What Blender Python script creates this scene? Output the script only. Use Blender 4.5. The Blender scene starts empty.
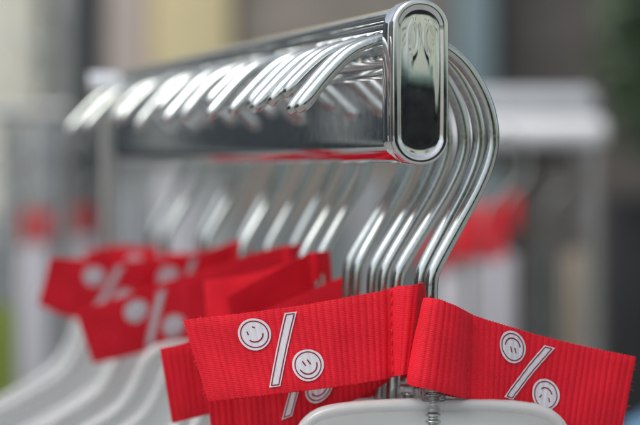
import bpy, bmesh, math, random
from mathutils import Vector, Matrix, noise
random.seed(7)
R = math.radians
scene = bpy.context.scene
COL = scene.collection

# ------------------------------------------------------------------ camera model
F = 640 * 100 / 36.0
PITCH = math.atan(47.5 / F)
CAM = Vector((0, 0, 1.45))
RT = Vector((1, 0, 0))
FW = Vector((0, math.cos(PITCH), -math.sin(PITCH)))
UP = Vector((0, math.sin(PITCH), math.cos(PITCH)))

def at(px, py, d):
    """point at depth d (m along the view axis) seen at that spot of the photo"""
    return CAM + (FW + RT * ((px - 320) / F) + UP * ((212.5 - py) / F)) * d

def px_of(p):
    v = p - CAM
    d = v.dot(FW)
    return 320 + v.dot(RT) / d * F, 212.5 - v.dot(UP) / d * F, d

# rail frame: s = across, z = up, t = into the scene along the rail (metres)
ALPHA = math.atan(590 / F)
TD = Vector((-math.sin(ALPHA), math.cos(ALPHA), 0))
SD = Vector((math.cos(ALPHA), math.sin(ALPHA), 0))
ZD = Vector((0, 0, 1))
D0 = 0.508
O = at(421, 82, D0)
def rail(s, z, t):
    return O + SD * s + ZD * z + TD * t
RAILM = Matrix(((SD.x, TD.x, 0, O.x), (SD.y, TD.y, 0, O.y), (0, 0, 1, O.z), (0, 0, 0, 1)))   # local (s, t, z)

# ------------------------------------------------------------------ tagging
def tag(o, label=None, cat=None, group=None, kind=None):
    if label: o['label'] = label
    if cat: o['category'] = cat
    if group: o['group'] = group
    if kind: o['kind'] = kind
    return o
def empty(name, loc=(0, 0, 0), rot=(0, 0, 0)):
    o = bpy.data.objects.new(name, None)
    o.empty_display_size = .01
    COL.objects.link(o); o.location = loc; o.rotation_euler = rot
    return o
def obj(name, bm, mat, parent=None, smooth=True, loc=None, ang=40):
    me = bpy.data.meshes.new(name)
    bmesh.ops.recalc_face_normals(bm, faces=bm.faces)
    bm.to_mesh(me); bm.free()
    if smooth:
        for p in me.polygons: p.use_smooth = True
        if ang < 170:
            me.set_sharp_from_angle(angle=R(ang))
    for m in (mat if isinstance(mat, (list, tuple)) else [mat]): me.materials.append(m)
    o = bpy.data.objects.new(name, me)
    COL.objects.link(o)
    if parent: o.parent = parent
    if loc is not None: o.location = loc
    return o
def to_local(bm, o_world):
    """move a world-space bmesh into the frame of an empty"""
    bmesh.ops.transform(bm, matrix=o_world.inverted(), verts=bm.verts)

def add_box(bm, lo, hi, M=None, bev=0, seg=2):
    r = bmesh.ops.create_cube(bm, size=1)
    vs = r['verts']
    lo, hi = Vector(lo), Vector(hi)
    c, s = (lo + hi) / 2, hi - lo
    for v in vs: v.co = Vector((c.x + v.co.x * s.x, c.y + v.co.y * s.y, c.z + v.co.z * s.z))
    if bev:
        es = list({e for v in vs for e in v.link_edges})
        r2 = bmesh.ops.bevel(bm, geom=es, offset=bev, segments=seg, affect='EDGES', profile=.5)
        vs = list({v for f in r2['faces'] for v in f.verts} | {v for v in vs if v.is_valid})
    if M is not None: bmesh.ops.transform(bm, matrix=M, verts=vs)

def add_tube(bm, pts, rad, n=14, cap=True, round_end=None):
    """tube swept along pts with parallel transport; rad a number or list"""
    pts = [Vector(p) for p in pts]
    m = len(pts)
    rads = rad if isinstance(rad, (list, tuple)) else [rad] * m
    tang = []
    for i in range(m):
        a, b = pts[max(0, i - 1)], pts[min(m - 1, i + 1)]
        tang.append((b - a).normalized())
    ref = Vector((0, 0, 1)) if abs(tang[0].z) < .9 else Vector((1, 0, 0))
    nrm = (ref - tang[0] * ref.dot(tang[0])).normalized()
    rings = []
    for i in range(m):
        nrm = (nrm - tang[i] * nrm.dot(tang[i])).normalized()
        bn = tang[i].cross(nrm)
        rings.append([bm.verts.new(pts[i] + (nrm * math.cos(2 * math.pi * k / n) + bn * math.sin(2 * math.pi * k / n)) * rads[i]) for k in range(n)])
    for i in range(m - 1):
        for k in range(n):
            bm.faces.new((rings[i][k], rings[i][(k + 1) % n], rings[i + 1][(k + 1) % n], rings[i + 1][k]))
    if cap:
        bm.faces.new(rings[0][::-1]); bm.faces.new(rings[-1])
    return rings

def catmull(pts, step):
    """dense Catmull-Rom through a list of Vectors of any size, roughly step apart"""
    P = [Vector(p) for p in pts]
    P = [P[0] * 2 - P[1]] + P + [P[-1] * 2 - P[-2]]
    out = []
    for i in range(1, len(P) - 2):
        a, b, c, d = P[i - 1], P[i], P[i + 1], P[i + 2]
        n = max(2, int((c - b).length / step))
        for k in range(n):
            t = k / n
            out.append(.5 * ((2 * b) + (c - a) * t + (2 * a - 5 * b + 4 * c - d) * t * t + (3 * b - a - 3 * c + d) * t ** 3))
    out.append(P[-2])
    return out

def prism(bm, prof, y0, y1, axis_map):
    """extrude closed 2D profile between y0 and y1"""
    a = [bm.verts.new(axis_map(u, v, y0)) for u, v in prof]
    b = [bm.verts.new(axis_map(u, v, y1)) for u, v in prof]
    n = len(prof)
    for i in range(n):
        bm.faces.new((a[i], a[(i + 1) % n], b[(i + 1) % n], b[i]))
    bm.faces.new(a[::-1]); bm.faces.new(b)

def round_rect(w, h, r, n=8, cx=0, cy=0):
    out = []
    for qx, qy, a0 in ((1, 1, 0), (-1, 1, 90), (-1, -1, 180), (1, -1, 270)):
        for k in range(n + 1):
            a = R(a0 + 90 * k / n)
            out.append((cx + qx * (w / 2 - r) + r * math.cos(a), cy + qy * (h / 2 - r) + r * math.sin(a)))
    return out

# ------------------------------------------------------------------ materials
def new_mat(name):
    m = bpy.data.materials.new(name); m.use_nodes = True
    nt = m.node_tree
    b = nt.nodes['Principled BSDF']
    return m, nt, b
def link(nt, a, b): nt.links.new(a, b)
def ramp(nt, fac, stops):
    r = nt.nodes.new('ShaderNodeValToRGB')
    el = r.color_ramp.elements
    while len(el) < len(stops): el.new(.5)
    for e, (p, c) in zip(el, stops): e.position = p; e.color = (*c, 1)
    link(nt, fac, r.inputs['Fac'])
    return r
def noise_tex(nt, scale, detail=4, coord='Object', rough=.6, stretch=None):
    tc = nt.nodes.new('ShaderNodeTexCoord')
    n = nt.nodes.new('ShaderNodeTexNoise')
    n.inputs['Scale'].default_value = scale; n.inputs['Detail'].default_value = detail; n.inputs['Roughness'].default_value = rough
    src = tc.outputs[coord]
    if stretch:
        mp = nt.nodes.new('ShaderNodeMapping'); mp.inputs['Scale'].default_value = stretch
        link(nt, src, mp.inputs['Vector']); src = mp.outputs['Vector']
    link(nt, src, n.inputs['Vector'])
    return n
def bump(nt, b, height, strength, dist):
    bp = nt.nodes.new('ShaderNodeBump')
    bp.inputs['Strength'].default_value = strength; bp.inputs['Distance'].default_value = dist
    link(nt, height, bp.inputs['Height']); link(nt, bp.outputs['Normal'], b.inputs['Normal'])
    return bp

def metal(name, col, rough, scale=900, var=.08, bumpd=0.00002):
    m, nt, b = new_mat(name)
    b.inputs['Metallic'].default_value = 1
    n = noise_tex(nt, scale, 5)
    c = ramp(nt, n.outputs['Fac'], [(.3, tuple(x * .86 for x in col)), (.62, col)])
    link(nt, c.outputs['Color'], b.inputs['Base Color'])
    mr = nt.nodes.new('ShaderNodeMapRange')
    mr.inputs['From Min'].default_value = .3; mr.inputs['From Max'].default_value = .75
    mr.inputs['To Min'].default_value = rough; mr.inputs['To Max'].default_value = rough + var
    link(nt, n.outputs['Fac'], mr.inputs['Value']); link(nt, mr.outputs['Result'], b.inputs['Roughness'])
    if bumpd:
        bump(nt, b, n.outputs['Fac'], .35, bumpd)
    return m
CHROME = metal('chrome', (.80, .82, .83), .03, 220, .08, .0000025)
WIRE = metal('zinc_wire', (.60, .64, .62), .11, 900, .12, .000012)
STEEL = metal('brushed_steel', (.55, .56, .55), .28, 200, .1, 0)

def plain(name, col, rough=.6, var=.15, scale=6, spec=.5, stretch=None, bumpd=0):
    m, nt, b = new_mat(name)
    n = noise_tex(nt, scale, 5, stretch=stretch)
    lo = tuple(x * (1 - var) for x in col); hi = tuple(min(1, x * (1 + var)) for x in col)
    c = ramp(nt, n.outputs['Fac'], [(.3, lo), (.7, hi)])
    link(nt, c.outputs['Color'], b.inputs['Base Color'])
    b.inputs['Roughness'].default_value = rough
    b.inputs['Specular IOR Level'].default_value = spec
    if bumpd: bump(nt, b, n.outputs['Fac'], .4, bumpd)
    return m

def ribbon_mat():
    m, nt, b = new_mat('red_grosgrain')
    uv = nt.nodes.new('ShaderNodeUVMap'); uv.uv_map = 'mm'
    sep = nt.nodes.new('ShaderNodeSeparateXYZ'); link(nt, uv.outputs['UV'], sep.inputs['Vector'])
    def math_n(op, a, bb=None):
        n = nt.nodes.new('ShaderNodeMath'); n.operation = op
        for i, x in enumerate((a, bb)):
            if x is None: continue
            if isinstance(x, (int, float)): n.inputs[i].default_value = x
            else: link(nt, x, n.inputs[i])
        return n.outputs[0]
    # irregular picks: cells stretched over each rib, offset between ribs
    tn = nt.nodes.new('ShaderNodeTexNoise'); tn.inputs['Scale'].default_value = 1.2; tn.inputs['Detail'].default_value = 3
    mpn = nt.nodes.new('ShaderNodeMapping'); mpn.inputs['Scale'].default_value = (.9, 2.6, 1)
    link(nt, uv.outputs['UV'], mpn.inputs['Vector']); link(nt, mpn.outputs['Vector'], tn.inputs['Vector'])
    vv = math_n('ADD', sep.outputs['Y'], math_n('MULTIPLY', tn.outputs['Fac'], .35))
    w = math_n('SINE', math_n('MULTIPLY', vv, 2 * math.pi / .56))
    u2 = math_n('SINE', math_n('MULTIPLY', sep.outputs['X'], 2 * math.pi / 1.0))
    weave = math_n('MULTIPLY', w, math_n('ADD', math_n('MULTIPLY', u2, .35), .65))
    h = math_n('ADD', math_n('MULTIPLY', weave, .5), math_n('MULTIPLY', tn.outputs['Fac'], 1.3))
    bump(nt, b, h, .5, .00009)
    rib = math_n('SINE', math_n('MULTIPLY', sep.outputs['X'], 2 * math.pi / 2.0))
    tn2 = nt.nodes.new('ShaderNodeTexNoise'); tn2.inputs['Scale'].default_value = .09; tn2.inputs['Detail'].default_value = 4
    link(nt, uv.outputs['UV'], tn2.inputs['Vector'])
    mixv = math_n('ADD', math_n('MULTIPLY', tn.outputs['Fac'], .75), math_n('ADD', math_n('MULTIPLY', weave, .13), math_n('MULTIPLY', math_n('SUBTRACT', tn2.outputs['Fac'], .5), .7)))
    c = ramp(nt, mixv, [(.12, (.56, .005, .017)), (.42, (.74, .008, .026)), (.7, (.80, .012, .034))])
    link(nt, c.outputs['Color'], b.inputs['Base Color'])
    b.inputs['Roughness'].default_value = .62
    b.inputs['Specular IOR Level'].default_value = .28
    b.inputs['Sheen Weight'].default_value = .12
    b.inputs['Sheen Roughness'].default_value = .4
    b.inputs['Sheen Tint'].default_value = (1, .25, .25, 1)
    return m
RED = ribbon_mat()
THREAD = plain('red_thread', (.70, .008, .026), .6, .1, 2000)
PRINT = plain('white_print', (.70, .70, .75), .55, .09, 2600)
LINE = plain('maroon_print', (.26, .012, .04), .55, .1, 1500)

def plastic_mat(name, rough, col, trans, haze):
    m, nt, b = new_mat(name)
    b.inputs['Base Color'].default_value = (*col, 1)
    b.inputs['Transmission Weight'].default_value = trans
    b.inputs['IOR'].default_value = 1.49
    n = noise_tex(nt, 160, 4)
    mr = nt.nodes.new('ShaderNodeMapRange')
    mr.inputs['To Min'].default_value = max(.02, rough - haze); mr.inputs['To Max'].default_value = rough + haze
    link(nt, n.outputs['Fac'], mr.inputs['Value']); link(nt, mr.outputs['Result'], b.inputs['Roughness'])
    return m
FROST = plastic_mat('frosted_plastic', .30, (.92, .955, .94), .32, .05)
RIMP = plastic_mat('clear_rim', .16, (.93, .945, .96), .74, .05)
CLEAR = plastic_mat('clear_plastic', .05, (.93, .96, .95), .95, .03)

# ------------------------------------------------------------------ display rack: arm with end plate
rack = empty('display_rack', (0, 0, 0))
tag(rack, 'chrome display arm with rounded end plate carrying the row of hangers', 'clothes rack')
def mm(x): return x * .001
LEN = 400.0
def local(u, v, y): return (mm(u), mm(y), mm(v))
def arm(name, prof, t0, t1, mat=CHROME, ang=35):
    bm = bmesh.new()
    prism(bm, prof, t0, t1, local)
    bmesh.ops.transform(bm, matrix=RAILM, verts=bm.verts)
    return obj(name, bm, mat, rack, ang=ang)
# upper rail: rounded bar with a lip below
top = [(5.0 * math.cos(R(180 * k / 20)), 18.6 + 4.4 * math.sin(R(180 * k / 20))) for k in range(21)] + [(-4.6, 18.2), (4.6, 18.2)]
arm('top_rail', top, 7.5, LEN, ang=80)
arm('rail_lip', round_rect(11.5, 3.0, 1.2, 6, 0, 16.4), 7.5, LEN, ang=80)
circ = [(3.4 * math.cos(2 * math.pi * k / 32), 6.4 + 3.4 * math.sin(2 * math.pi * k / 32)) for k in range(32)]
arm('hanging_rod', circ, 7.5, LEN, ang=80)
# lower rail: flat sides, tight top corner, wide rounded underside
low = []
for k in range(13):
    a = R(180 + 180 * k / 12)
    low.append((6.4 * math.cos(a), -15.6 + 7.6 * math.sin(a)))
for k in range(5):
    a = R(90 * k / 4); low.append((5.4 + 1.0 * math.cos(a), 1.6 + 1.0 * math.sin(a)))
for k in range(5):
    a = R(90 + 90 * k / 4); low.append((-5.4 + 1.0 * math.cos(a), 1.6 + 1.0 * math.sin(a)))
arm('lower_rail', low, 7.5, LEN, ang=60)

# end plate: pressed chrome with rolled rim, dished pan and two shallow oval beads added to make ring reflections
def plate():
    bm = bmesh.new()
    W, H, RR = 17.6, 47.4, 8.5
    N = 144
    base = []
    for k in range(N):
        a = 2 * math.pi * (k + .5) / N
        base.append((math.cos(a), math.sin(a)))
    def ringpts(e):
        out = []
        r = RR - e
        for c, s in base:
            cx = (W / 2 - RR) * (1 if c > 0 else -1)
            cz = (H / 2 - RR) * max(-1, min(1, s * 6)) if abs(s) < .17 else (H / 2 - RR) * (1 if s > 0 else -1)
            out.append((cx + r * c, cz + r * s))
        return out
    def oval(x, z, cx, cz, a, b, tilt, wd=.24):
        dx, dz = x - cx, z - cz
        dx2 = dx * math.cos(tilt) + dz * math.sin(tilt); dz2 = -dx * math.sin(tilt) + dz * math.cos(tilt)
        r = math.sqrt((dx2 / a) ** 2 + (dz2 / b) ** 2)
        return math.exp(-((r - 1) / wd) ** 2)
    def height(x, z, e):
        if e < .9:                       # outer roll
            q = e / .9
            return -.9 + .9 * math.sqrt(max(0, 1 - (1 - q) ** 2))
        if e < 1.5: return 0
        if e < 3.0:
            q = (e - 1.5) / 1.5
            edge = -.55 * (3 * q * q - 2 * q ** 3)
        else:
            edge = -.55
        q = min(1, max(0, (e - 2.2) / 3.0)); q = q * q * (3 - 2 * q)
        dome = .95 * (1 - (z / 24.0) ** 2) - .5 - .10 * (x / 6.0) ** 2
        g = dome * q
        g += .085 * q * oval(x, z, -2.25, 12.4, 1.6, 4.9, R(-4))
        g += .085 * q * oval(x, z, 2.7, 12.0, 1.6, 5.0, R(4))
        return edge + g
    rings = []
    # side wall from the back, then the face
    for t, e in ((8.0, .5), (8.0, 0), (2.4, 0), (2.2, .12), (2.0, .12), (1.8, 0), (1.0, 0)):
        rings.append([bm.verts.new((mm(x), mm(t), mm(z))) for x, z in ringpts(e)])
    es = [0.03, .1, .2, .32, .45, .6, .75, .9, 1.2, 1.5] + [1.5 + .15 * k for k in range(1, 15)]
    for e in es:
        rings.append([bm.verts.new((mm(x), mm(-height(x, z, e)), mm(z))) for x, z in ringpts(e)])
    last = ringpts(es[-1])
    L = H / 2 - RR
    for j in range(1, 70):
        row = []
        for x0, z0 in last:
            x, z = x0 * (1 - j / 70), z0 * (1 - j / 70)
            e = RR - math.hypot(max(0, abs(x) - (W / 2 - RR)), max(0, abs(z) - L))
            row.append(bm.verts.new((mm(x), mm(-height(x, z, e)), mm(z))))
        rings.append(row)
    for i in range(len(rings) - 1):
        for k in range(N):
            bm.faces.new((rings[i][k], rings[i][(k + 1) % N], rings[i + 1][(k + 1) % N], rings[i + 1][k]))
    bm.faces.new(rings[0]); bm.faces.new(rings[-1])
    bmesh.ops.transform(bm, matrix=RAILM, verts=bm.verts)
    return bm
obj('end_plate', plate(), CHROME, rack, ang=60)
# cross beam and post that carry the arm
bm = bmesh.new()
B0 = rail(0, .0195, .41)
add_box(bm, (B0.x - .016, B0.y - .006, B0.z - .009), (B0.x + .035, B0.y + .012, B0.z + .003), bev=.0015)
obj('cross_beam', bm, CHROME, rack)
pb = at(106, 200, .925)
bm = bmesh.new()
add_tube(bm, [(pb.x, pb.y, .02), (pb.x, pb.y, B0.z - .012)], .0055, 20)
obj('post', bm, STEEL, rack)
bm = bmesh.new()
add_box(bm, (pb.x - .20, pb.y - .25, 0), (pb.x + .20, pb.y + .25, .02), bev=.006)
obj('base', bm, STEEL, rack)

# ------------------------------------------------------------------ clothes hangers
def on_plane(px, py, t):
    """rail-plane coordinates (s, z) seen at a photo position, at rail distance t"""
    ray = (at(px, py, 1) - CAM)
    q = O + TD * t
    k = (q - CAM).dot(TD) / ray.dot(TD)
    p = CAM + ray * k - O
    return p.dot(SD), p.z
T0 = .0125
hook_px = [(297, 111), (306, 101), (318, 86), (333, 69), (349, 54), (366, 45), (385, 40), (407, 38.5), (430, 42), (449, 51), (466, 67),
           (480, 89), (489, 112), (492.5, 138), (488, 163), (477, 190), (462, 218), (446, 247), (437, 264), (432.5, 275), (431, 288), (431, 320), (431, 395), (431, 424)]
hook_sz = [Vector((*on_plane(x, y, T0), 0)) for x, y in hook_px]
S_NECK, Z_BODY = on_plane(431, 397, T0)
S_NECK, Z_NECK = on_plane(431, 290, T0)
WR = .00205
def hook_bm(cut=0):
    bm = bmesh.new()
    path = catmull(hook_sz, .0012)[cut:]
    pts = [(p.x, 0, p.y) for p in path]
    n = len(pts)
    rad = [WR] * n
    for i, f in enumerate((.5, .86, 1.04, 1.10, 1.11, 1.08, 1.03)):            # rounded, slightly burred cut end
        rad[i] = WR * f
    add_tube(bm, pts, rad, 18)
    return bm

ZB = Z_BODY - .0005            # top of the plastic hump, at the neck
def body_outline():
    half = [(0, 0), (12, -.1), (25, -.9), (33, -2.4), (37.6, -5.2), (40.2, -9), (42, -14), (45, -20), (52, -28), (75, -41), (110, -56), (150, -71), (168, -78),
            (172, -82), (171, -87), (166, -88), (150, -83), (110, -68), (70, -52), (52, -47), (30, -44), (0, -43)]
    P = catmull([Vector((x, y, 0)) for x, y in half], 1.2)
    r = [(p.x, p.y) for p in P]
    l = [(-x, y) for x, y in r[::-1]][1:-1]
    return r + l
OUT = body_outline()
def inset(prof, d):
    n = len(prof); out = []
    for i in range(n):
        a, b, c = Vector(prof[i - 1]), Vector(prof[i]), Vector(prof[(i + 1) % n])
        t = (c - a).normalized()
        out.append(tuple(b + Vector((t.y, -t.x)) * d * 1.0))
    return out
def body_bms():
    """web (thin sheet) and rim (rolled edge) of the moulded hanger; x right, z up, about the neck"""
    cx = S_NECK
    web = bmesh.new()
    prism(web, inset(OUT, 1.2), -.9, .9, lambda u, v, y: (cx + mm(u), mm(y), ZB + mm(v)))
    bmesh.ops.triangulate(web, faces=[f for f in web.faces if len(f.verts) > 4])
    rim = bmesh.new()
    sec = [(0, -3.0), (.5, -3.7), (1.5, -3.95), (2.6, -3.7), (3.1, -2.8), (3.2, -1.0), (3.2, 1.0), (3.1, 2.8), (2.6, 3.7), (1.5, 3.95), (.5, 3.7), (0, 3.0), (-.25, 1.2), (-.25, -1.2)]
    rings = []
    n = len(OUT)
    offs = {}
    for d in {round(a, 3) for a, _ in sec}:
        offs[d] = inset(OUT, d)
    for i in range(n):
        rings.append([rim.verts.new((cx + mm(offs[round(a, 3)][i][0]), mm(b), ZB + mm(offs[round(a, 3)][i][1]))) for a, b in sec])
    m = len(sec)
    for i in range(n):
        for k in range(m):
            rim.faces.new((rings[i][k], rings[i][(k + 1) % m], rings[(i + 1) % n][(k + 1) % m], rings[(i + 1) % n][k]))
    return web, rim
def collar_bm():
    bm = bmesh.new()
    add_box(bm, (S_NECK - .0036, -.0034, ZB - .0006), (S_NECK + .0036, .0034, ZB + .0062), bev=.0008)
    return bm
def screw_bm():
    bm = bmesh.new()
    pts, rad = [], []
    for k in range(80):
        z = ZB + .004 - k * .00022
        pts.append((S_NECK, 0, z)); rad.append(WR * 1.02 + .00045 * math.sin(2 * math.pi * k / 9.0))
    add_tube(bm, pts, rad, 18)
    return bm

def make_hanger():
    h = empty('clothes_hanger')
    obj('hook', hook_bm(), WIRE, h, ang=180)
    w, r = body_bms()
    sh = obj('hanger_body', w, FROST, h, ang=30)
    obj('rim', r, RIMP, sh, ang=180)
    obj('collar', collar_bm(), CLEAR, sh, ang=40)
    obj('screw', screw_bm(), WIRE, sh, ang=180)
    return h
def copy_tree(o, parent=None):
    c = o.copy(); COL.objects.link(c)
    if parent: c.parent = parent
    for ch in o.children: copy_tree(ch, c)
    return c

ORD = ['front', 'second', 'third', 'fourth', 'fifth', 'sixth', 'seventh', 'eighth', 'ninth', 'tenth', 'eleventh', 'twelfth', 'thirteenth', 'fourteenth',
       'fifteenth', 'sixteenth', 'seventeenth', 'eighteenth', 'nineteenth', 'twentieth', 'twenty-first', 'twenty-second', 'twenty-third', 'twenty-fourth']
def t_of(px):
    """rail distance of a hanger whose neck shows at px"""
    r0 = D0 / (D0 + T0 * math.cos(ALPHA))
    r = (px + 270) / (431 + 270) * r0
    return (D0 / r - D0) / math.cos(ALPHA)
neck_px = [431, 419, 406, 392, 380, 364, 353, 322, 309, 283, 268, 249, 233, 209, 194, 170, 150]
rolls = [0, -.5, 2.5, 2.2, 2.2, 1.8, 1.6, 1.0, 2.2, -2.4, .6, 2.4, -2, 1.5, -2, 2, 0, -2, 2, -1]
yaws = [0, 2, -3, 2, -2, 5, -4, 2, 4, -6, 3, 6, -5, 2, -6, 5, 0, -3, 4, 2]
hangers = []
PIV = .0098                                             # height of the rod's top line, where each hook rests
proto = make_hanger()
def variant(cut):
    o = obj('hook', hook_bm(cut), WIRE, ang=180); me = o.data
    bpy.data.objects.remove(o); return me
short_hook, mid_hook = variant(4), variant(2)
for i, px in enumerate(neck_px):
    h = proto if i == 0 else copy_tree(proto)
    t = t_of(px)
    B = Matrix.Translation(Vector((0, t, PIV))) @ Matrix.Rotation(R(rolls[i]), 4, 'Y') @ Matrix.Rotation(R(yaws[i]), 4, 'Z') @ Matrix.Translation(Vector((0, 0, -PIV)))
    h.matrix_world = RAILM @ B
    hangers.append(h)
    if i in (2, 8, 11, 14):                          # wires cut a little shorter
        for ch in h.children:
            if ch.name.startswith('hook'): ch.data = short_hook
    if i in (3, 5, 9, 13):
        for ch in h.children:
            if ch.name.startswith('hook'): ch.data = mid_hook
    h['group'] = 'hangers along the chrome arm'
    h['category'] = 'clothes hanger'
    if i == 0:
        lab = 'clear plastic hanger with steel wire hook right behind the rounded end plate, frontmost'
    elif i == len(neck_px) - 1:
        lab = 'blurred wire hook hanger at the far end of the chrome arm, last of the row'
    else:
        lab = f'clear hanger with wire hook, {ORD[i]} in the row counted from the end plate'
    h['label'] = lab
# the body of the front hanger is swivelled a little on its hook
def swivel(h, deg, dx=0, dz=0, dy=0):
    for ch in h.children:
        if ch.name.startswith('hanger_body'):
            ch.matrix_local = Matrix.Translation(Vector((S_NECK + dx, dy, dz))) @ Matrix.Rotation(R(deg), 4, 'Z') @ Matrix.Translation(Vector((-S_NECK, 0, 0)))
bpy.context.view_layer.update()
swivel(hangers[0], -15, 0, 0, -.0014)
for i, h in enumerate(hangers[1:], 1):
    if i < 5: swivel(h, [0, -19, -20, -19, -16][i], .0012 if i == 1 else .0052, -.004)
    else: swivel(h, [-9, -4, 3, 6, -5, 2, 5, -3, 0, 4][i % 10])

# ------------------------------------------------------------------ ribbon tags
TH = .00062
class Strip:
    """a ribbon: dense rows of (top, bottom) points with arc length along the middle in mm"""
    def __init__(self, stations, step=.00028):
        P = [Vector((*a, *b)) for a, b in stations]
        D = catmull(P, step)
        self.T = [Vector(p[0:3]) for p in D]; self.B = [Vector(p[3:6]) for p in D]
        self.u = [0]
        for i in range(1, len(D)):
            a = (self.T[i - 1] + self.B[i - 1]) / 2; b = (self.T[i] + self.B[i]) / 2
            self.u.append(self.u[-1] + (b - a).length * 1000)
        self.n = []
        for i in range(len(D)):
            a, b = max(0, i - 3), min(len(D) - 1, i + 3)
            tg = ((self.T[b] + self.B[b]) - (self.T[a] + self.B[a])).normalized()
            up = (self.T[i] - self.B[i]).normalized()
            self.n.append(tg.cross(up).normalized())
    def disp(self, u, w):
        """soft unevenness of the cloth, in metres along the normal"""
        return   .0009 * noise.noise(Vector((u * .07, w * 1.1, 7.3 + self.u[-1]))) + .00022 * noise.noise(Vector((u * .21, w * 2.3, 1.7)))
    def rib(self, u):
        ph = 2 * math.pi * u / 2.0 + .8 * noise.noise(Vector((u * .35, 3.1, self.u[-1])))
        q = math.sin(ph) * .5 + .5
        return (q ** .55 - .6) * (1 + .5 * noise.noise(Vector((u * .5, 9.1, 2.2))))
    def idx(self, u):
        lo, hi = 0, len(self.u) - 1
        u = max(0, min(self.u[-1], u))
        while hi - lo > 1:
            m = (lo + hi) // 2
            if self.u[m] <= u: lo = m
            else: hi = m
        f = (u - self.u[lo]) / max(1e-9, self.u[hi] - self.u[lo])
        return lo, hi, f
    def pt(self, u, v, off=0):
        """u mm along, v mm from the middle line towards the top, off metres towards the viewer side"""
        lo, hi, f = self.idx(u)
        T = self.T[lo].lerp(self.T[hi], f); B = self.B[lo].lerp(self.B[hi], f); n = self.n[lo].lerp(self.n[hi], f)
        h = (T - B).length * 1000
        return B.lerp(T, .5 + v / h) + n * (off + self.disp(u, .5 + v / h) + (.00012 if off > 0 else -.00012) * self.rib(u))
    def find(self, px, py, umax):
        best = None
        for i in range(0, len(self.T), 2):
            if self.u[i] > umax[1] or self.u[i] < umax[0]: continue
            for k in range(41):
                p = self.B[i].lerp(self.T[i], k / 40)
                x, y, d = px_of(p)
                e = (x - px) ** 2 + (y - py) ** 2
                if best is None or e < best[0]:
                    best = (e, self.u[i], (k / 40 - .5) * (self.T[i] - self.B[i]).length * 1000)
        return best[1], best[2]

def ribbon_bm(S, nv=16, pitch=2.0, amp=.00021):
    bm = bmesh.new()
    uvl = bm.loops.layers.uv.new('mm')
    front, back = [], []
    for i in range(len(S.T)):
        u = S.u[i]
        rib = amp * S.rib(u)
        h = (S.T[i] - S.B[i]).length
        lf, lb = [], []
        for k in range(nv + 1):
            w = k / nv
            ser = 0
            if k == 0: ser = -.00012 * math.sin(2 * math.pi * u / 1.0)
            if k == nv: ser = .00012 * math.sin(2 * math.pi * u / 1.0 + 1)
            ser += .0001 * noise.noise(Vector((u * .4, w * 3, 2))) if k in (0, nv) else 0
            p = S.B[i].lerp(S.T[i], w) + (S.T[i] - S.B[i]).normalized() * ser
            bulge = S.disp(u, w)
            thin = .35 if k in (0, nv) else 1
            p = p + S.n[i] * bulge
            lf.append((bm.verts.new(p + S.n[i] * (TH / 2 * thin + rib * thin)), u, w * h * 1000))
            lb.append((bm.verts.new(p - S.n[i] * (TH / 2 * thin + rib * .6 * thin)), u, w * h * 1000))
        front.append(lf); back.append(lb)
    def face(q):
        f = bm.faces.new([a[0] for a in q])
        for lp, a in zip(f.loops, q): lp[uvl].uv = (a[1], a[2])
    n = len(front)
    for i in range(n - 1):
        for k in range(nv):
            face((front[i][k], front[i + 1][k], front[i + 1][k + 1], front[i][k + 1]))
            face((back[i][k], back[i][k + 1], back[i + 1][k + 1], back[i + 1][k]))
        face((front[i][0], back[i][0], back[i + 1][0], front[i + 1][0]))
        face((front[i][nv], front[i + 1][nv], back[i + 1][nv], back[i][nv]))
    for i in (0, n - 1):
        for k in range(nv):
            face((front[i][k], front[i][k + 1], back[i][k + 1], back[i][k]))
    return bm

# printed percent sign with two smiling faces; drawn in mm in the plane of the ribbon
def rot2(p, deg):
    c, s = math.cos(R(deg)), math.sin(R(deg)); return (p[0] * c - p[1] * s, p[0] * s + p[1] * c)
def add_disc(bm, S, c, r, off, nr=12, na=56):
    ctr = bm.verts.new(S.pt(c[0], c[1], off))
    prev = None
    for j in range(1, nr + 1):
        ring = []
        for k in range(na):
            a = 2 * math.pi * k / na
            rr = r * j / nr * (1 + .015 * math.sin(2 * a + c[0]) + .012 * math.sin(3 * a + 1))
            ring.append(bm.verts.new(S.pt(c[0] + rr * math.cos(a), c[1] + rr * math.sin(a), off)))
        for k in range(na):
            if prev is None: bm.faces.new((ctr, ring[k], ring[(k + 1) % na]))
            else: bm.faces.new((prev[k], ring[k], ring[(k + 1) % na], prev[(k + 1) % na]))
        prev = ring
def add_stroke(bm, S, pts, w, off, closed=False, step=.3):
    P = []
    n = len(pts)
    seq = pts + [pts[0]] if closed else pts
    for i in range(len(seq) - 1):
        a, b = Vector(seq[i]), Vector(seq[i + 1])
        m = max(1, int((b - a).length / step))
        for k in range(m): P.append(a.lerp(b, k / m))
    if not closed: P.append(Vector(seq[-1]))
    L = len(P); rows = []
    for i in range(L):
        a = P[i - 1] if (closed or i > 0) else P[i]
        b = P[(i + 1) % L] if (closed or i < L - 1) else P[i]
        t = (b - a).normalized(); nn = Vector((-t.y, t.x)) * w / 2
        rows.append((bm.verts.new(S.pt(*(P[i] + nn), off)), bm.verts.new(S.pt(*(P[i] - nn), off))))
    for i in range(L if closed else L - 1):
        a, b = rows[i], rows[(i + 1) % L]
        bm.faces.new((a[0], a[1], b[1], b[0]))
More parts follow.
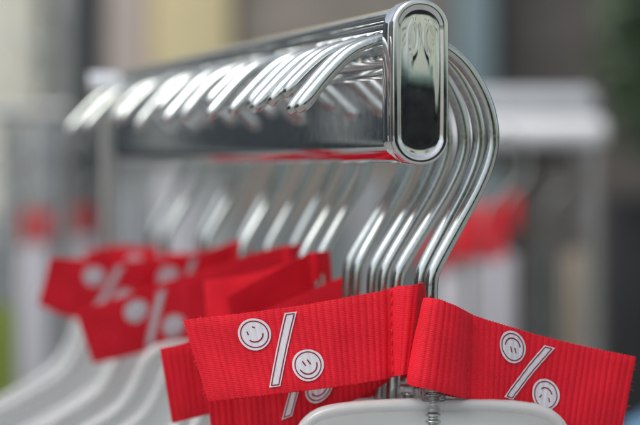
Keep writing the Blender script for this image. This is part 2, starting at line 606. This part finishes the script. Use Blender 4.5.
def add_quad(bm, S, c4, off, nx=8, ny=30):
    g = []
    for j in range(ny + 1):
        l = Vector(c4[0]).lerp(Vector(c4[3]), j / ny); r = Vector(c4[1]).lerp(Vector(c4[2]), j / ny)
        g.append([bm.verts.new(S.pt(*l.lerp(r, i / nx), off)) for i in range(nx + 1)])
    for j in range(ny):
        for i in range(nx): bm.faces.new((g[j][i], g[j][i + 1], g[j + 1][i + 1], g[j + 1][i]))
def circle_pts(c, r, n=44):
    return [(c[0] + r * math.cos(2 * math.pi * k / n), c[1] + r * math.sin(2 * math.pi * k / n)) for k in range(n)]
def face_strokes(c, r, turn, style):
    """eyes and mouth in a unit circle"""
    out = []
    if style == 0:      # wide set short eyes, grin low on one side
        out.append([(-.42, .18), (-.36, .44)]); out.append([(.30, .40), (.16, .56), (.02, .50)][:2])
        out.append([(.60 * math.cos(R(a)), -.02 + .56 * math.sin(R(a))) for a in range(200, 341, 14)])
    elif style == 1:    # two tall eyes close together, wide smile
        out.append([(-.18, .02), (-.30, .42)]); out.append([(.22, .0), (.08, .42)])
        out.append([(.70 * math.cos(R(a)), .0 + .66 * math.sin(R(a))) for a in range(190, 361, 12)])
    else:
        out.append([(-.34, .12), (-.50, .42)]); out.append([(.34, .12), (.44, .42)])
        out.append([(.52 * math.cos(R(a)), -.1 + .42 * math.sin(R(a))) for a in range(196, 345, 14)])
    return [[(c[0] + r * q[0], c[1] + r * q[1]) for q in (rot2(p, turn) for p in s)] for s in out]
MARK_A = dict(c1=(-7.0, 5.8), c2=(6.8, -5.2), r=4.75, s0=(-4.4, -10.3), s1=(4.3, 10.9), w=3.2, f1=(22, 0), f2=(12, 1))
MARK_B = dict(c1=(-6.9, 5.4), c2=(6.2, -5.6), r=4.7, s0=(-7.0, -9.9), s1=(5.6, 8.8), w=2.9, f1=(183, 1), f2=(170, 2))
def percent(S, u0, v0, mk, parent, flip=False, side=1):
    k = -1 if flip else 1
    tr = lambda p: (u0 + k * p[0], v0 + k * p[1])
    o1, o2 = .00058 * side, .00064 * side
    bm = bmesh.new(); ln = bmesh.new()
    c1, c2 = tr(mk['c1']), tr(mk['c2'])
    for c, (turn, st) in ((c1, mk['f1']), (c2, mk['f2'])):
        add_disc(bm, S, c, mk['r'], o1)
        add_stroke(ln, S, circle_pts(c, mk['r'] * .83), .36, o2, True)
        for s in face_strokes(c, mk['r'] * .83, turn + (180 if flip else 0), st):
            add_stroke(ln, S, s, .42, o2)
    a, b = Vector(mk['s0']), Vector(mk['s1'])
    for bmx, w, ends, off in ((bm, mk['w'] / 2, 0, o1), (ln, mk['w'] / 2 - .55, .55, o2)):
        hw = w / abs((b - a).normalized().y)
        d = (b - a).normalized() * ends
        q = [tr((a + d) + Vector((-hw, 0))), tr((a + d) + Vector((hw, 0))), tr((b - d) + Vector((hw, 0))), tr((b - d) + Vector((-hw, 0)))]
        if bmx is bm: add_quad(bm, S, q, off)
        else: add_stroke(ln, S, q, .36, off, True)
    sg = obj('percent_sign', bm, PRINT, parent, ang=180)
    obj('outline', ln, LINE, sg, ang=180)

def stitches(S, u, side=1, n=9, cols=(0, )):
    bm = bmesh.new()
    lo, hi, f = S.idx(u)
    h = (S.T[lo] - S.B[lo]).length * 1000
    for c in cols:
        for k in range(n):
            v0 = -h / 2 + h * (k + .18) / n; v1 = -h / 2 + h * (k + .82) / n
            pts = []
            for q in range(6):
                w = q / 5
                pts.append(S.pt(u + c + .12 * math.sin(k * 2.1), v0 + (v1 - v0) * w, side * (TH * .5 + .00012 + .0002 * math.sin(math.pi * w) - (.0004 if q in (0, 5) else 0))))
            add_tube(bm, pts, .00015, 8)
    return bm

def make_tag(stations, label, seam_u=None, marks=(), step=.00028, nv=16, detail=True, origin=None, front_is=1):
    """marks: (u, v, mark, flip)"""
    S = Strip(stations, step)
    root = empty('ribbon_tag', origin if origin is not None else S.T[0])
    inv = Matrix.Translation(-root.location)
    before = set(o.name for o in COL.objects)
    obj('ribbon', ribbon_bm(S, nv), RED, root, ang=60)
    if seam_u is not None and detail:
        obj('stitching', stitches(S, seam_u, front_is), THREAD, root)
    if detail and step < .00035:
        fb = bmesh.new(); rn = random.Random(int(S.u[-1] * 100))
        for k in range(70):
            if k < 34:
                u, end = (0.1, -1) if k % 2 else (S.u[-1] - .1, 1)
                v = rn.uniform(-11.5, 11.5); out = end
                p0 = S.pt(u, v); dirv = (S.pt(S.u[-1], v) - S.pt(S.u[-1] - 1, v)).normalized() * end if end > 0 else (S.pt(0, v) - S.pt(1, v)).normalized()
            else:
                u = rn.uniform(2, S.u[-1] - 2); lo, hi, f = S.idx(u)
                sg = rn.choice((-1, 1)); hh = (S.T[lo] - S.B[lo]).length * 500
                p0 = S.pt(u, sg * (hh - .1)); dirv = (S.T[lo] - S.B[lo]).normalized() * sg
            L = rn.uniform(.0003, .0009)
            j = Vector((rn.gauss(0, 1), rn.gauss(0, 1), rn.gauss(0, 1))) * .0003
            add_tube(fb, [p0, p0 + dirv * L * .5 + j * .5, p0 + dirv * L + j * 1.3], [.00006, .00005, .00003], 5)
        fo = obj('frayed_threads', fb, THREAD, root); fo['kind'] = 'stuff'
    for (u, v, mk, flip) in marks:
        percent(S, u, v, mk, root, flip, front_is)
    for o in COL.objects:
        if o.name not in before and o.type == 'MESH' and o.parent is not None:
            o.data.transform(inv)
    tag(root, label, 'ribbon tag', 'red ribbon tags on the hangers')
    return S, root

def stn(lst):
    return [(at(a, b, d), at(c, e, d2)) for (a, b, c, e, d, d2) in lst]
# front left tag: free end -> seam -> round the neck of the second hanger -> back layer
LT = stn([(183, 319.5, 208, 401, .5235, .5225), (215, 316.5, 236, 398.5, .5235, .5225), (252, 312, 270, 394.5, .5240, .5232), (300, 305.5, 313, 389.5, .5250, .5243), (345, 297.5, 352, 384.5, .5262, .5258),
          (378, 291.5, 382, 379.5, .5275, .5272), (390, 288.5, 391, 377, .5288, .5286), (397, 286.5, 395, 376, .5278, .5276), (408, 285.5, 401, 375, .5262, .5262), (419, 284, 408, 374, .5268, .5268), (425.5, 283, 413, 373, .5302, .5302),
          (422, 284, 410, 374, .5345, .5345), (410, 286, 402, 375, .5358, .5358), (399, 288, 396, 376, .5332, .5328), (390, 290, 391, 377.5, .5304, .5302),
          (378, 292.5, 382, 380, .5288, .5285), (345, 298.5, 352, 385, .5274, .5270), (300, 306.5, 313, 390, .5262, .5255), (252, 313, 270, 395, .5252, .5244), (215, 317.5, 236, 399, .5247, .5239), (184.5, 320.5, 209, 401, .5247, .5238)])
S1 = Strip(LT, .0008)
u_c, v_c = S1.find(281.5, 350, (0, 58))
u_s, _ = S1.find(391, 330, (0, 75))
make_tag(LT, 'sharp red ribbon tag pointing left with an upright white percent sign', u_s + .6, [(u_c, v_c, MARK_A, False)])
# front right tag: back layer end -> back -> round the neck of the front hanger -> seam -> free end
RTG = stn([(635, 357.5, 618.5, 444, 0.5421, 0.5421), (590, 348, 577, 432, 0.5383, 0.5383), (540, 336.5, 530, 419, 0.5338, 0.5338), (485, 320, 481, 402.5, 0.5261, 0.5261), (470, 314.5, 467, 399, 0.5244, 0.5244),
           (455, 308, 450, 396.5, .5252, .5252), (438, 302, 428, 391, .5262, .5262), (426, 299.5, 412, 386, .5235, .5235),
           (423.5, 298.5, 407.5, 383.5, .5195, .5195), (428, 298, 414, 386, .5162, .5162), (440, 299.5, 428, 389, .5150, .5150), (455, 305.5, 447, 394, .5165, .5165), (466, 311.5, 464, 398, .5200, .5200), (470, 313.5, 468, 399, 0.5231, 0.5231),
           (485, 319, 482, 402, 0.5247, 0.5247), (540, 335.5, 531, 418.5, 0.5324, 0.5324), (590, 347.5, 578, 431.5, 0.5369, 0.5369), (636, 357, 619.5, 444, 0.5394, 0.5422)])
S2 = Strip(RTG, .0008)
mid = S2.u[-1] * .55
u_c, v_c = S2.find(531, 372, (mid, S2.u[-1]))
u_s, _ = S2.find(467, 345, (mid, S2.u[-1]))
make_tag(RTG, 'red ribbon tag pointing right with upside down percent sign, round the front hanger', u_s, [(u_c, v_c, MARK_B, False)])

def simple_tag(front, dd, loop_d, label, markpx=None, mk=MARK_A, step=.0005, nv=10, seam=True):
    """a left pointing tag from front stations (photo positions with a depth), closed by a loop and a back layer"""
    st = list(front)
    a, b, c, e, d, d2 = st[-1]
    w = 3400 * .0048 / d * .5
    loop = [(a + w * .55, b - 1, c + w * .55, e - 1, d - .0012, d2 - .0012), (a + w * 1.5, b - 2, c + w * 1.5, e - 2, d + .003, d2 + .003), (a + w * .7, b - .6, c + w * .7, e - .6, d + .0072, d2 + .0072)]
    back = [(p[0], p[1] + .6, p[2], p[3] + .4, p[4] + .0014, p[5] + .0014) for p in st[::-1]]
    L = stn(st + loop + back)
    S = Strip(L, .001)
    marks = []
    if markpx:
        u, v = S.find(markpx[0], markpx[1], (0, S.u[-1] * .47))
        marks = [(u, v, mk, False)]
    um, _ = S.find(a, (b + e) / 2, (0, S.u[-1] * .5))
    return make_tag(L, label, um if seam else None, marks, step, nv)
# hidden behind the front left tag
simple_tag([(160, 348.5, 172, 422.5, .566, 0.5710), (205, 338, 214, 413, .567, 0.5720), (270, 324, 280, 402, .568, 0.5730), (340, 306, 345, 388, .568, 0.5730), (364, 300, 366, 384, .567, 0.5720)], 0, 0,
           'plain end of a red ribbon tag jutting out low behind the sharp left tag', step=.0004, nv=14)
simple_tag([(206, 372, 213, 452, .549, 0.5540), (250, 362, 256, 438, .550, 0.5550), (320, 340, 326, 414, .550, 0.5550), (370, 318, 372, 396, .551, 0.5560), (392, 304, 392, 380, .551, 0.5560)], 0, 0,
           'shaded red ribbon tag hanging under the left percent tag, its end blank', step=.0004, nv=14)
simple_tag([(231, 364, 239, 447, .541, 0.5430), (262, 354, 268, 438, .541, 0.5430), (300, 338, 306, 424, .540, 0.5425), (345, 318, 350, 402, .5395, 0.5420), (378, 300, 380, 386, .539, 0.5415), (398, 293, 398, 376, .539, 0.5415)], 0, 0,
           'shaded red ribbon tag under the sharp left tag, its smiling percent sign half hidden', (300, 379), step=.0004, nv=14)
simple_tag([(243, 322, 250, 392, .606, 0.6120), (283, 303, 289, 376, .606, 0.6120), (318, 287, 322, 360, .605, 0.6110), (340, 278, 342, 352, .604, 0.6100)], 0, 0,
           'red ribbon tag sloping up to the wire hooks behind the sharp left tag', (285, 345), step=.0005)
simple_tag([(76, 312, 93, 363, .700, 0.7080), (110, 301, 123, 357, .701, 0.7090), (150, 287, 160, 347, .702, 0.7100), (190, 274, 197, 336, .703, 0.7110), (228, 264, 232, 326, .704, 0.7120), (246, 260, 248, 322, .704, 0.7120)], 0, 0,
           'blurred red ribbon tag with a pale percent sign, lower of the far pair', (156, 318), step=.0008, nv=8)
simple_tag([(50, 257, 38, 304, .765, 0.7750), (75, 259, 66, 316, .766, 0.7760), (110, 261, 104, 322, .767, 0.7770), (160, 258, 158, 316, .768, 0.7780), (196, 252, 196, 310, .768, 0.7780)], 0, 0,
           'blurred red ribbon tag at the far left, its cut end slanting, beside the brown post', (108, 288), step=.0008, nv=8)
# the remaining hangers' tags, looser and out of focus
more = [(322, 248, 226, 296), (309, 252, 204, 280), (283, 243, 182, 284), (233, 240, 140, 268), (194, 246, 112, 250), (150, 240, 84, 252)]
nth = {322: 'eighth', 309: 'ninth', 283: 'tenth', 233: 'thirteenth', 194: 'fifteenth', 150: 'seventeenth'}
for j, (xn, yn, xe, ye) in enumerate(more):
    name = nth[xn]
    hg = hangers[neck_px.index(xn)]
    nx, ny, nd = px_of(hg.matrix_world @ Vector((S_NECK, 0, Z_NECK)))
    d = nd - .0035
    xn = nx - 6.0 / nd
    hpx = .0245 * F / d
    wv = 5 * math.sin(j * 2.3)
    yn = yn + 5 + 4 * math.sin(j * 1.7)
    fr = []
    for q in (0, .3, .62, .88, 1):
        x = xe + (xn - xe) * q; y = ye + (yn - ye) * q + wv * math.sin(q * 3)
        dx = (ye - yn) / max(1, xn - xe) * hpx * .35 * (1 - q * .6)
        fr.append((x, y, x + dx, y + hpx, d - .004 * (1 - q), d - .004 * (1 - q) + (.008, -.001, .006, .009, .002, .006)[j]))
    simple_tag(fr, 0, 0, f'blurred red ribbon tag on the {name} hanger counted from the end plate',
               ((xe + xn) / 2, (ye + yn) / 2 + hpx * .5) if j in (3, 4) else None, step=.0008, nv=8, seam=False)

# ------------------------------------------------------------------ surroundings
def gmat(name, col, **k): return plain(name, col, **k)
PAVE = None
def pave_mat():
    m, nt, b = new_mat('paving')
    tc = nt.nodes.new('ShaderNodeTexCoord')
    br = nt.nodes.new('ShaderNodeTexBrick'); br.inputs['Scale'].default_value = 2.2
    br.inputs['Color1'].default_value = (.24, .24, .235, 1); br.inputs['Color2'].default_value = (.29, .29, .28, 1); br.inputs['Mortar'].default_value = (.06, .06, .06, 1)
    link(nt, tc.outputs['Object'], br.inputs['Vector']); link(nt, br.outputs['Color'], b.inputs['Base Color'])
    b.inputs['Roughness'].default_value = .8
    return m
bm = bmesh.new()
for v in ((-60, -60, 0), (60, -60, 0), (60, 60, 0), (-60, 60, 0)): bm.verts.new(v)
bm.faces.new(bm.verts)
tag(obj('pavement', bm, pave_mat(), smooth=False), 'grey paved street under the racks', None, None, 'structure')

def X(px, d): return (px - 320) / F * d
def Zp(py, d): return at(320, py, d).z
# shopfront behind the racks
FY = 5.0
shop = empty('shop_front', (0, FY, 0))
tag(shop, 'blurred shop front behind the racks with pale, pink, yellow and brown bays', 'building')
def bay(name, x0, x1, z0, z1, mat, y=0, depth=.3, bev=.01):
    bm = bmesh.new()
    add_box(bm, (X(x0, FY), y, z0), (X(x1, FY), y + depth, z1), bev=bev)
    return obj(name, bm, mat, shop)
BEIGE = plain('beige_render', (.70, .70, .60), .8, .12, 9, stretch=(6, 1, .4))
SLATE = plain('slate_paint', (.12, .14, .145), .5, .15, 4)
PINK = plain('pink_render', (.66, .57, .52), .8, .08, 3)
YEL = plain('yellow_paint', (.78, .68, .40), .7, .08, 3)
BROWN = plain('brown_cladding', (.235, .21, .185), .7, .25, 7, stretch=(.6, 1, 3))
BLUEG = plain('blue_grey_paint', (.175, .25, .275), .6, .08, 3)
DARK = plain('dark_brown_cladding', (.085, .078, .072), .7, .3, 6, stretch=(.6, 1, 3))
SHADE = plain('dark_blue_for_reflection', (.045, .058, .068), .35, .2, 2)
BLACK = plain('dark_glass_and_shadow', (.012, .013, .015), .3, .2, 4)
GREYG = plain('grey_paint', (.34, .36, .355), .6, .1, 4)
bay('wall', -2600, -330, 0, 3.3, SHADE, 0, .4)  # unseen bay, made dark for its reflection in the rail side
for q in (-1500, -1180, -900, -640): bay('frame_and_reflection_strip', q, q + 46, 0, 3.3, GREYG, -.04, .03)  # unseen pale strips added to vary what the rail side reflects
bay('wall', -328, -62, 0, 3.3, GREYG, 0, .4)
bay('pilaster', -60, 44, 0, 3.3, BEIGE, -.10)
bay('frame_and_reflection_strip', 46, 60, 0, 3.3, GREYG, -.02)
bay('pilaster', 61, 79, 0, 3.3, GREYG, -.14)
bay('door', 81, 104, 0, 3.3, SLATE, .02)
zy = Zp(150, FY)
bay('panel', 106, 150, zy, 3.3, PINK, -.04)
bay('panel', 152, 232, zy, 3.3, YEL, -.05)
bay('wall', 106, 232, 0, zy - .005, GREYG, .0)
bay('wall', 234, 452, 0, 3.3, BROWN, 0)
bay('pilaster', 454, 489, 0, 3.3, BLUEG, -.12)
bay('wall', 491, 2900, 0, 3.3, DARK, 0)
bay('plinth', -2600, 2900, 0, .35, GREYG, -.22, .1)
# a darker doorway at the right
bm = bmesh.new(); add_box(bm, (X(604, FY), -.03, .36), (X(760, FY), -.005, 1.36), bev=.003); obj('door_pane', bm, BLACK, shop)
bm = bmesh.new(); add_box(bm, (X(236, FY), -.03, .36), (X(450, FY), -.005, 1.30), bev=.003); obj('window', bm, SLATE, shop)

# shrub at upper right
LEAF = plain('leaf_green', (.055, .105, .05), .55, .4, 30)
STEM = plain('bark', (.09, .065, .045), .8, .2, 40)
sp = Vector((X(690, 4.2), 4.2, 0))
sh = empty('potted_shrub', sp)
tag(sh, 'dark green leafy shrub in a planter by the dark cladding at upper right', 'shrub')
bm = bmesh.new()
rnd = random.Random(4)
for k in range(1700):
    while True:
        p = Vector((rnd.uniform(-1, 1), rnd.uniform(-1, 1), rnd.uniform(-1, 1)))
        if .35 < p.length < 1 * (.8 + .3 * noise.noise(p * 2.2)): break
    p = Vector((p.x * .26, p.y * .26, 1.78 + p.z * .42))
    a = Vector((rnd.gauss(0, 1), rnd.gauss(0, 1), rnd.gauss(0, 1))).normalized(); b_ = a.orthogonal().normalized()
    L, w = rnd.uniform(.03, .055), rnd.uniform(.010, .018)
    bm.faces.new([bm.verts.new(p + q) for q in (-a * L * .5, b_ * w, a * L * .5, -b_ * w)])
obj('foliage', bm, LEAF, sh, smooth=False)
bm = bmesh.new()
add_tube(bm, [(0, 0, .38), (.01, 0, .8), (-.01, .01, 1.3), (.0, 0, 1.8)], [.022, .02, .017, .01], 10)
for k in range(7):
    a = k * 2.4
    add_tube(bm, [(0, 0, 1.2 + .06 * k), (.08 * math.cos(a), .08 * math.sin(a), 1.42 + .06 * k), (.16 * math.cos(a), .16 * math.sin(a), 1.6 + .07 * k)], [.01, .008, .004], 8)
obj('trunk', bm, STEM, sh)
bm = bmesh.new(); add_tube(bm, [(0, 0, 0), (0, 0, .40)], [.13, .17], 24); obj('planter', bm, SLATE, sh)

# second rack at the right
LACQ = plain('white_lacquer', (.80, .82, .85), .25, .04, 5)
GLACQ = plain('grey_lacquer', (.46, .49, .52), .3, .05, 5)
WHITEM = metal('satin_chrome', (.85, .87, .90), .30, 60, .08, 0)
D2 = 1.9
r2 = empty('background_rack', at(545, 120, D2).xy.to_3d())
tag(r2, 'blurred silver rack with two stacked horizontal bars at the right', 'clothes rack')
M2 = Matrix.Translation(-r2.location)
def rbox(name, x0, y0, x1, y1, d, depth, mat, bev=.004):
    bm = bmesh.new()
    a, b = at(x0, y1, d), at(x1, y0, d)
    add_box(bm, (a.x, a.y, a.z), (b.x, a.y + depth, b.z), bev=bev, seg=3)
    bmesh.ops.transform(bm, matrix=M2, verts=bm.verts)
    return obj(name, bm, mat, r2)
rbox('top_bar', 452, 89, 599, 114, D2 + .03, .03, GLACQ, .0125)
rbox('front_bar', 448, 117, 609, 145, D2, .03, LACQ, .0125)
rbox('under_bar_shadow', 470, 148, 575, 164, D2 + .05, .03, BLACK)  # dark strip standing in for the shadow beneath the bars
def rpost(px, d, z1, rad, mat=STEEL):
    p = at(px, 200, d)
    bm = bmesh.new(); add_tube(bm, [(p.x, p.y, 0), (p.x, p.y, z1)], rad, 16)
    bmesh.ops.transform(bm, matrix=M2, verts=bm.verts); obj('post', bm, mat, r2)
rpost(592, D2 + .035, Zp(146, D2), .009)
rpost(462, D2 + .04, Zp(150, D2), .012)

CLOTHW = plain('white_cloth', (.62, .62, .66), .85, .06, 8)
CLOTHT = plain('tan_cloth', (.40, .35, .28), .85, .1, 8)
CLOTHG = plain('grey_cloth', (.34, .36, .38), .85, .1, 8)
REDC = plain('red_cloth', (.60, .010, .022), .7, .1, 200)
def garment(px0, px1, ytop, ybot, d, mat, label, red=None, neck=None):
    """a hanging garment: pleated closed sheet with shoulders on a wire hook"""
    xa, xb = X(px0, d), X(px1, d)
    zt, zb = Zp(ytop, d), Zp(ybot, d)
    g = empty('hanging_garment', ((xa + xb) / 2, at(320, 200, d).y, zb))
    w = xb - xa; h = zt - zb
    bm = bmesh.new()
    nx, nz = 28, 16
    for sgn in (-1, 1):
        grid = []
        for j in range(nz + 1):
            row = []
            for i in range(nx + 1):
                u = i / nx * 2 - 1; v = j / nz
                zz = v * h - max(0, abs(u) - .2) * .22 * w * (v ** 6)
                yy = sgn * .012 * (1 - u ** 8) + .006 * math.sin(u * 11 + 2 * v) * (1 - v * .6)
                row.append(bm.verts.new((u * w / 2 * (1 - .06 * v), yy, zz)))
            grid.append(row)
        for j in range(nz):
            for i in range(nx): bm.faces.new((grid[j][i], grid[j][i + 1], grid[j + 1][i + 1], grid[j + 1][i]))
    bmesh.ops.remove_doubles(bm, verts=bm.verts, dist=.0005)
    obj('cloth', bm, mat, g)
    bm = bmesh.new()
    hz = h
    pts = [(0, 0, hz - .02), (0, 0, hz + .045), (.018, 0, hz + .07), (.02, 0, hz + .095), (0, 0, hz + .118), (-.02, 0, hz + .10)]
    add_tube(bm, catmull(pts, .006), .002, 8)
    obj('hook', bm, WIRE, g)
    if red:
        bm = bmesh.new()
        z0 = h + .002
        for sx, ln, dz in ((-1, red[0], red[2]), (1, red[1], red[3])):
            if ln: add_box(bm, (0.003 if sx > 0 else -ln, -.008 + .002 * sx, z0 + dz), (ln if sx > 0 else -.003, -.0065 + .002 * sx, z0 + .032 + dz), bev=.0005)
        rb = obj('size_ribbon', bm, REDC, g)
    tag(g, label, 'garment', 'clothes on the background racks')
    return g
garment(474, 490, 262, 560, 1.62, CLOTHW, 'narrow white garment with red ribbon, seen just right of the front hook', (.028, .020, .0, .0))
garment(492, 516, 252, 560, 1.70, CLOTHW, 'white garment below a red ribbon, next to the brown gap at right', (.046, .014, .012, .020))
garment(436, 466, 272, 560, 1.75, CLOTHW, 'pale garment partly behind the front wire hooks', (.03, .03, 0, .02))
garment(538, 556, 246, 560, 2.15, SLATE, 'dark slate garment between the posts of the silver rack at right', None)
garment(563, 592, 250, 560, 2.2, CLOTHT, 'tan garment beside the dark doorway at right', None)
LIME = plain('lime_cloth', (.24, .31, .07), .85, .1, 8)
SKYB = plain('sky_blue_cloth', (.22, .42, .66), .85, .1, 8)
garment(-30, 17, 304, 560, 1.6, LIME, 'lime green garment low at the left edge', None)
garment(622, 810, 392, 560, 1.5, SKYB, 'sky blue garment in the lower right corner behind the ribbon end', None)
# left rack
r3 = empty('rail_rack', at(30, 120, 1.9).xy.to_3d())
tag(r3, 'blurred grey clothes rail at the left edge', 'clothes rack')
M2 = Matrix.Translation(-r3.location)
def lpost(px, d, z1, rad, mat=STEEL):
    p = at(px, 200, d)
    bm = bmesh.new(); add_tube(bm, [(p.x, p.y, 0), (p.x, p.y, z1)], rad, 16)
    bmesh.ops.transform(bm, matrix=M2, verts=bm.verts); obj('post', bm, mat, r3)
zr = Zp(112, 1.9)
lpost(66, 2.0, zr + .11, .008); lpost(14, 1.9, zr, .006); lpost(-120, 1.95, zr + .11, .008)
bm = bmesh.new()
a, b = at(-122, 112, 1.95), at(70, 112, 1.98)
add_tube(bm, [a, b], .007, 14); bmesh.ops.transform(bm, matrix=M2, verts=bm.verts); obj('rail', bm, STEEL, r3)
garment(18, 52, 244, 560, 1.85, CLOTHW, 'white garment below a bright red ribbon at the left edge', (.012, .016, 0, 0))
garment(68, 98, 236, 560, 2.05, CLOTHW, 'white garment with red ribbon left of the brown post', (.010, .012, 0, 0))
garment(-40, 8, 214, 560, 1.95, CLOTHG, 'grey garment cut by the left edge of the photo', None)
garment(0, 30, 118, 560, 2.5, CLOTHG, 'grey blue garment high behind the left clothes rail', None)
garment(32, 60, 122, 560, 2.6, CLOTHG, 'second grey blue garment behind the left clothes rail', None)
garment(116, 150, 190, 560, 2.4, CLOTHG, 'grey garment right of the brown post under the far end of the arm', None)
garment(158, 196, 170, 560, 2.2, CLOTHW, 'white garment behind the far hooks under the arm', None)
garment(352, 386, 176, 560, 2.3, CLOTHG, 'bluish grey garment seen between the hooks under the arm', None)

# unseen street behind the camera; kiosk and lime house added for their reflections
op = empty('unseen_kiosk', (0, -8, 0))  # unseen; added for the dark and mint bands mirrored in the plate
tag(op, 'unseen low kiosk with mint canopy, added for its reflection in the end plate', 'kiosk')
PALE = plain('pale_render', (.50, .52, .46), .8, .06, 1.5)
MINT = plain('mint_awning', (.36, .58, .50), .6, .06, 3)
GLASS = plain('shop_glass', (.02, .022, .03), .12, .2, 2)
def obox(name, lo, hi, mat, parent, bev=.02):
    bm = bmesh.new(); add_box(bm, lo, hi, bev=bev); return obj(name, bm, mat, parent)
obox('counter_wall', (1, -2, 0), (16, -.2, 1.0), BLACK, op)
obox('glazing', (1.1, -1.9, 1.01), (15.9, -.3, 2.0), GLASS, op)
obox('canopy', (.6, -2.4, 2.01), (16.4, .6, 2.16), MINT, op)
oh = empty('unseen_lime_house', (13, -13, 0))  # unseen; placed and sized for the pale tone mirrored in the plate
tag(oh, 'unseen pale lime house, added for its reflection in the end plate above the kiosk', 'building')
PALE2 = plain('lime_render', (.50, .53, .44), .8, .05, .6)
obox('wall', (0, -14, 0), (4, 11, 9.0), PALE2, oh)
for k in range(6):
    for z in (3.6, 6.4):
        w = obox('window', (-.03, -12.4 + k * 4, z), (.02, -11.3 + k * 4, z + 1.7), GLASS, oh)
        bm = bmesh.new(); add_box(bm, (-.05, -11.88 + k * 4, z), (-.032, -11.82 + k * 4, z + 1.7)); add_box(bm, (-.06, -12.4 + k * 4, z + 1.1), (-.052, -11.3 + k * 4, z + 1.16)); obj('frame', bm, PALE2, w)
hl = empty('corner_house', (-9, -3, 0))
tag(hl, 'dark brick house at the side of the street, outside the photo to the left', 'building')
obox('wall', (-.5, -5, 0), (0, 7.5, 5.5), BROWN, hl)
for k in range(4):
    obox('window', (.0, -4 + k * 2.8, 1.0), (.03, -2.6 + k * 2.8, 2.6), GLASS, hl)

# ------------------------------------------------------------------ light, world, camera
SUN_EL, SUN_AZ = R(60), R(236)          # azimuth clockwise from +Y: behind the camera, a little left
w = bpy.data.worlds.new('World'); scene.world = w; w.use_nodes = True
nt = w.node_tree
sky = nt.nodes.new('ShaderNodeTexSky'); sky.sky_type = 'NISHITA'; sky.sun_disc = False
sky.sun_elevation = SUN_EL; sky.sun_rotation = SUN_AZ
sky.air_density = 1.0; sky.dust_density = 4.0; sky.ozone_density = .8
bg = nt.nodes['Background']; bg.inputs['Strength'].default_value = .12
hs = nt.nodes.new('ShaderNodeHueSaturation'); hs.inputs['Saturation'].default_value = .45      # thin overcast: a paler sky
nt.links.new(sky.outputs['Color'], hs.inputs['Color']); nt.links.new(hs.outputs['Color'], bg.inputs['Color'])
sl = bpy.data.lights.new('sun', 'SUN'); sl.energy = 1.1; sl.angle = R(40); sl.color = (1, .96, .90)
so = bpy.data.objects.new('sun', sl); COL.objects.link(so)
dirv = Vector((math.sin(SUN_AZ) * math.cos(SUN_EL), math.cos(SUN_AZ) * math.cos(SUN_EL), math.sin(SUN_EL)))
so.rotation_euler = (-dirv).to_track_quat('-Z', 'Y').to_euler(); so.location = (0, 0, 8)

cd = bpy.data.cameras.new('camera'); co = bpy.data.objects.new('camera', cd); COL.objects.link(co)
cd.lens = 100; cd.sensor_width = 36; cd.clip_start = .02; cd.clip_end = 500
co.location = CAM; co.rotation_euler = (math.pi / 2 - PITCH, 0, 0)
cd.dof.use_dof = True; cd.dof.focus_distance = .520; cd.dof.aperture_fstop = 7.8
scene.camera = co

scene.view_settings.view_transform = 'Standard'; scene.view_settings.look = 'None'
scene.view_settings.exposure = 0.64; scene.view_settings.gamma = 1
scene.cycles.use_denoising = True
scene.cycles.max_bounces = 10; scene.cycles.transmission_bounces = 8; scene.cycles.glossy_bounces = 6
scene.cycles.caustics_refractive = True
